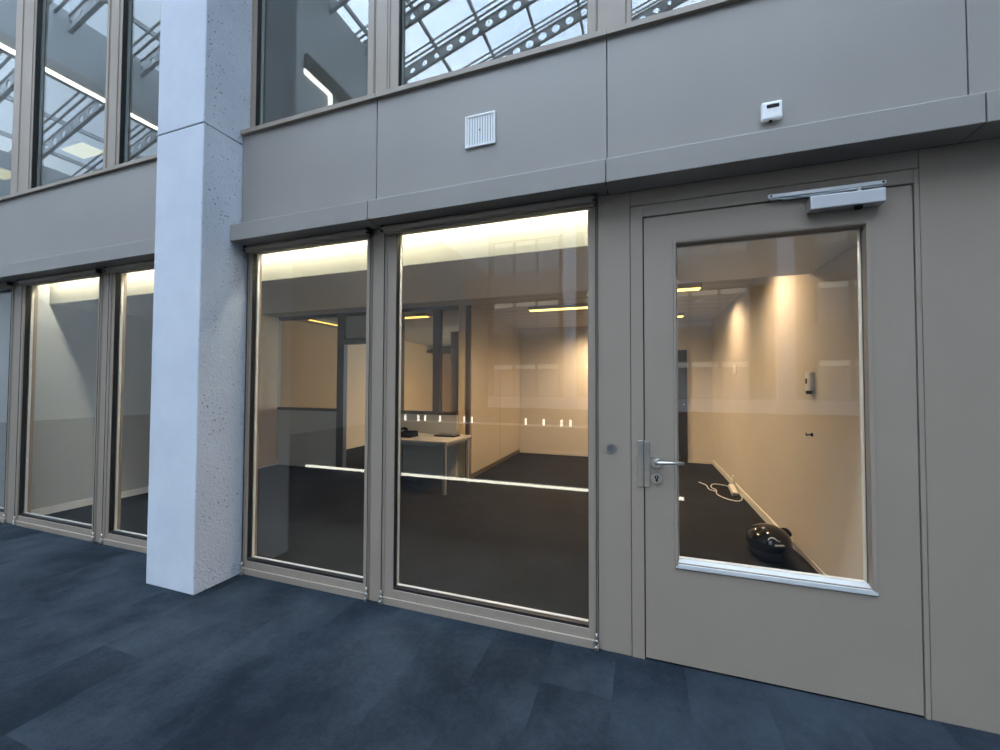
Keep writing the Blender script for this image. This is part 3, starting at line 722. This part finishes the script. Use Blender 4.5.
structure(MB().box(-20.3, -9.0, 0.02, 0.5, 0.0, 3.06).build('wall_court_left_lower', M_TAUPE2), 'facade beyond the left windows')
structure(MB().box(-9.0, 10.0, 0.02, 0.5, 7.5, 18.5).build('wall_court_top', M_ATRIUM), 'facade above the upper windows')
structure(MB().box(2.6, 10.0, 0.0, 0.5, 0.0, 7.5).build('wall_court_near_right', M_TAUPE2), 'facade to the right of the door')

# gallery edge: light strip at the floor, strip and tubes added for mirrored marks
fl = empty('floor_light', (-2.3, -2.92, 0)); tag(fl, 'long warm light strip at floor level behind the viewer, mirrored in the windows', 'light')
MB().box(-5.07, 0.47, -2.96, -2.92, 0.0, 0.045, 0.002).build('profile', M_ALU, fl)
MB().box(-5.06, 0.46, -2.921, -2.917, 0.006, 0.040).build('diffuser', M_FLOORLED, fl)

structure(MB().box(-8.6, -1.4, -10.50, -10.46, 0.0, 0.075).build('trim_1', M_WHITE), 'pale strip added on the court floor for the line mirrored in the glass')  # white strip added to give a bright line in the reflections
for x in GLINT_X:  # glowing tubes added in place of small bright marks mirrored in the glass
    o = empty('glint_stand_in', (x, -10.4, 0.012)); tag(o, 'short glowing stand-in for a bright mark mirrored in the wide windows', 'glint stand-in', 'glowing stand-ins across the court')
    MB().cyl((x, -10.4, 0.012), (x, -10.4, 0.05), 0.045, 14).build('base', M_ALU, o)
    MB().cyl((x, -10.4, 0.05), (x, -10.4, 0.25), 0.034, 14).build('glowing_tube', M_GLINT, o)

# ------------------------------------------------------------------ sky
w = bpy.data.worlds.new('World'); sc.world = w; w.use_nodes = True
nt = w.node_tree; bg = nt.nodes['Background']
tc = nt.nodes.new('ShaderNodeTexCoord'); nz = nt.nodes.new('ShaderNodeTexNoise'); nz.inputs['Scale'].default_value = 1.6; nz.inputs['Detail'].default_value = 5
nt.links.new(tc.outputs['Generated'], nz.inputs['Vector'])
r = nt.nodes.new('ShaderNodeValToRGB'); e = r.color_ramp.elements
e[0].position = 0.35; e[0].color = (0.66, 0.81, 1.0, 1); e[1].position = 0.7; e[1].color = (0.88, 0.94, 1.0, 1)
nt.links.new(nz.outputs['Fac'], r.inputs['Fac'])
sp = nt.nodes.new('ShaderNodeSeparateXYZ'); nt.links.new(tc.outputs['Generated'], sp.inputs[0])
mr = nt.nodes.new('ShaderNodeMapRange'); mr.interpolation_type = 'SMOOTHSTEP'
mr.inputs['From Min'].default_value = -0.80; mr.inputs['From Max'].default_value = -0.40
mr.inputs['To Min'].default_value = 0.24; mr.inputs['To Max'].default_value = 1.0
nt.links.new(sp.outputs['X'], mr.inputs['Value'])
mu = nt.nodes.new('ShaderNodeMixRGB'); mu.blend_type = 'MULTIPLY'; mu.inputs['Fac'].default_value = 1.0
nt.links.new(r.outputs['Color'], mu.inputs[1]); nt.links.new(mr.outputs[0], mu.inputs[2])
nt.links.new(mu.outputs[0], bg.inputs['Color'])
bg.inputs['Strength'].default_value = 9.8

# ------------------------------------------------------------------ camera
cd = bpy.data.cameras.new('camera'); cam = bpy.data.objects.new('camera', cd); C.objects.link(cam)
cd.sensor_fit = 'HORIZONTAL'; cd.sensor_width = 36.0; cd.lens = 403.63/1000*36.0; cd.clip_start = 0.02; cd.clip_end = 200
yaw, pit, rol = (math.radians(a) for a in (19.2114, 1.4737, 0.21227))
rr = Vector((math.cos(yaw), math.sin(yaw), 0)); ff = Vector((-math.sin(yaw), math.cos(yaw), 0)); uu = Vector((0, 0, 1))
f2 = math.cos(pit)*ff + math.sin(pit)*uu; u2 = -math.sin(pit)*ff + math.cos(pit)*uu
r3 = math.cos(rol)*rr + math.sin(rol)*u2; u3 = -math.sin(rol)*rr + math.cos(rol)*u2
mw = Matrix((( r3.x, u3.x, -f2.x, 0), (r3.y, u3.y, -f2.y, -2.1), (r3.z, u3.z, -f2.z, 1.315), (0, 0, 0, 1)))
cam.matrix_world = mw
sc.camera = cam
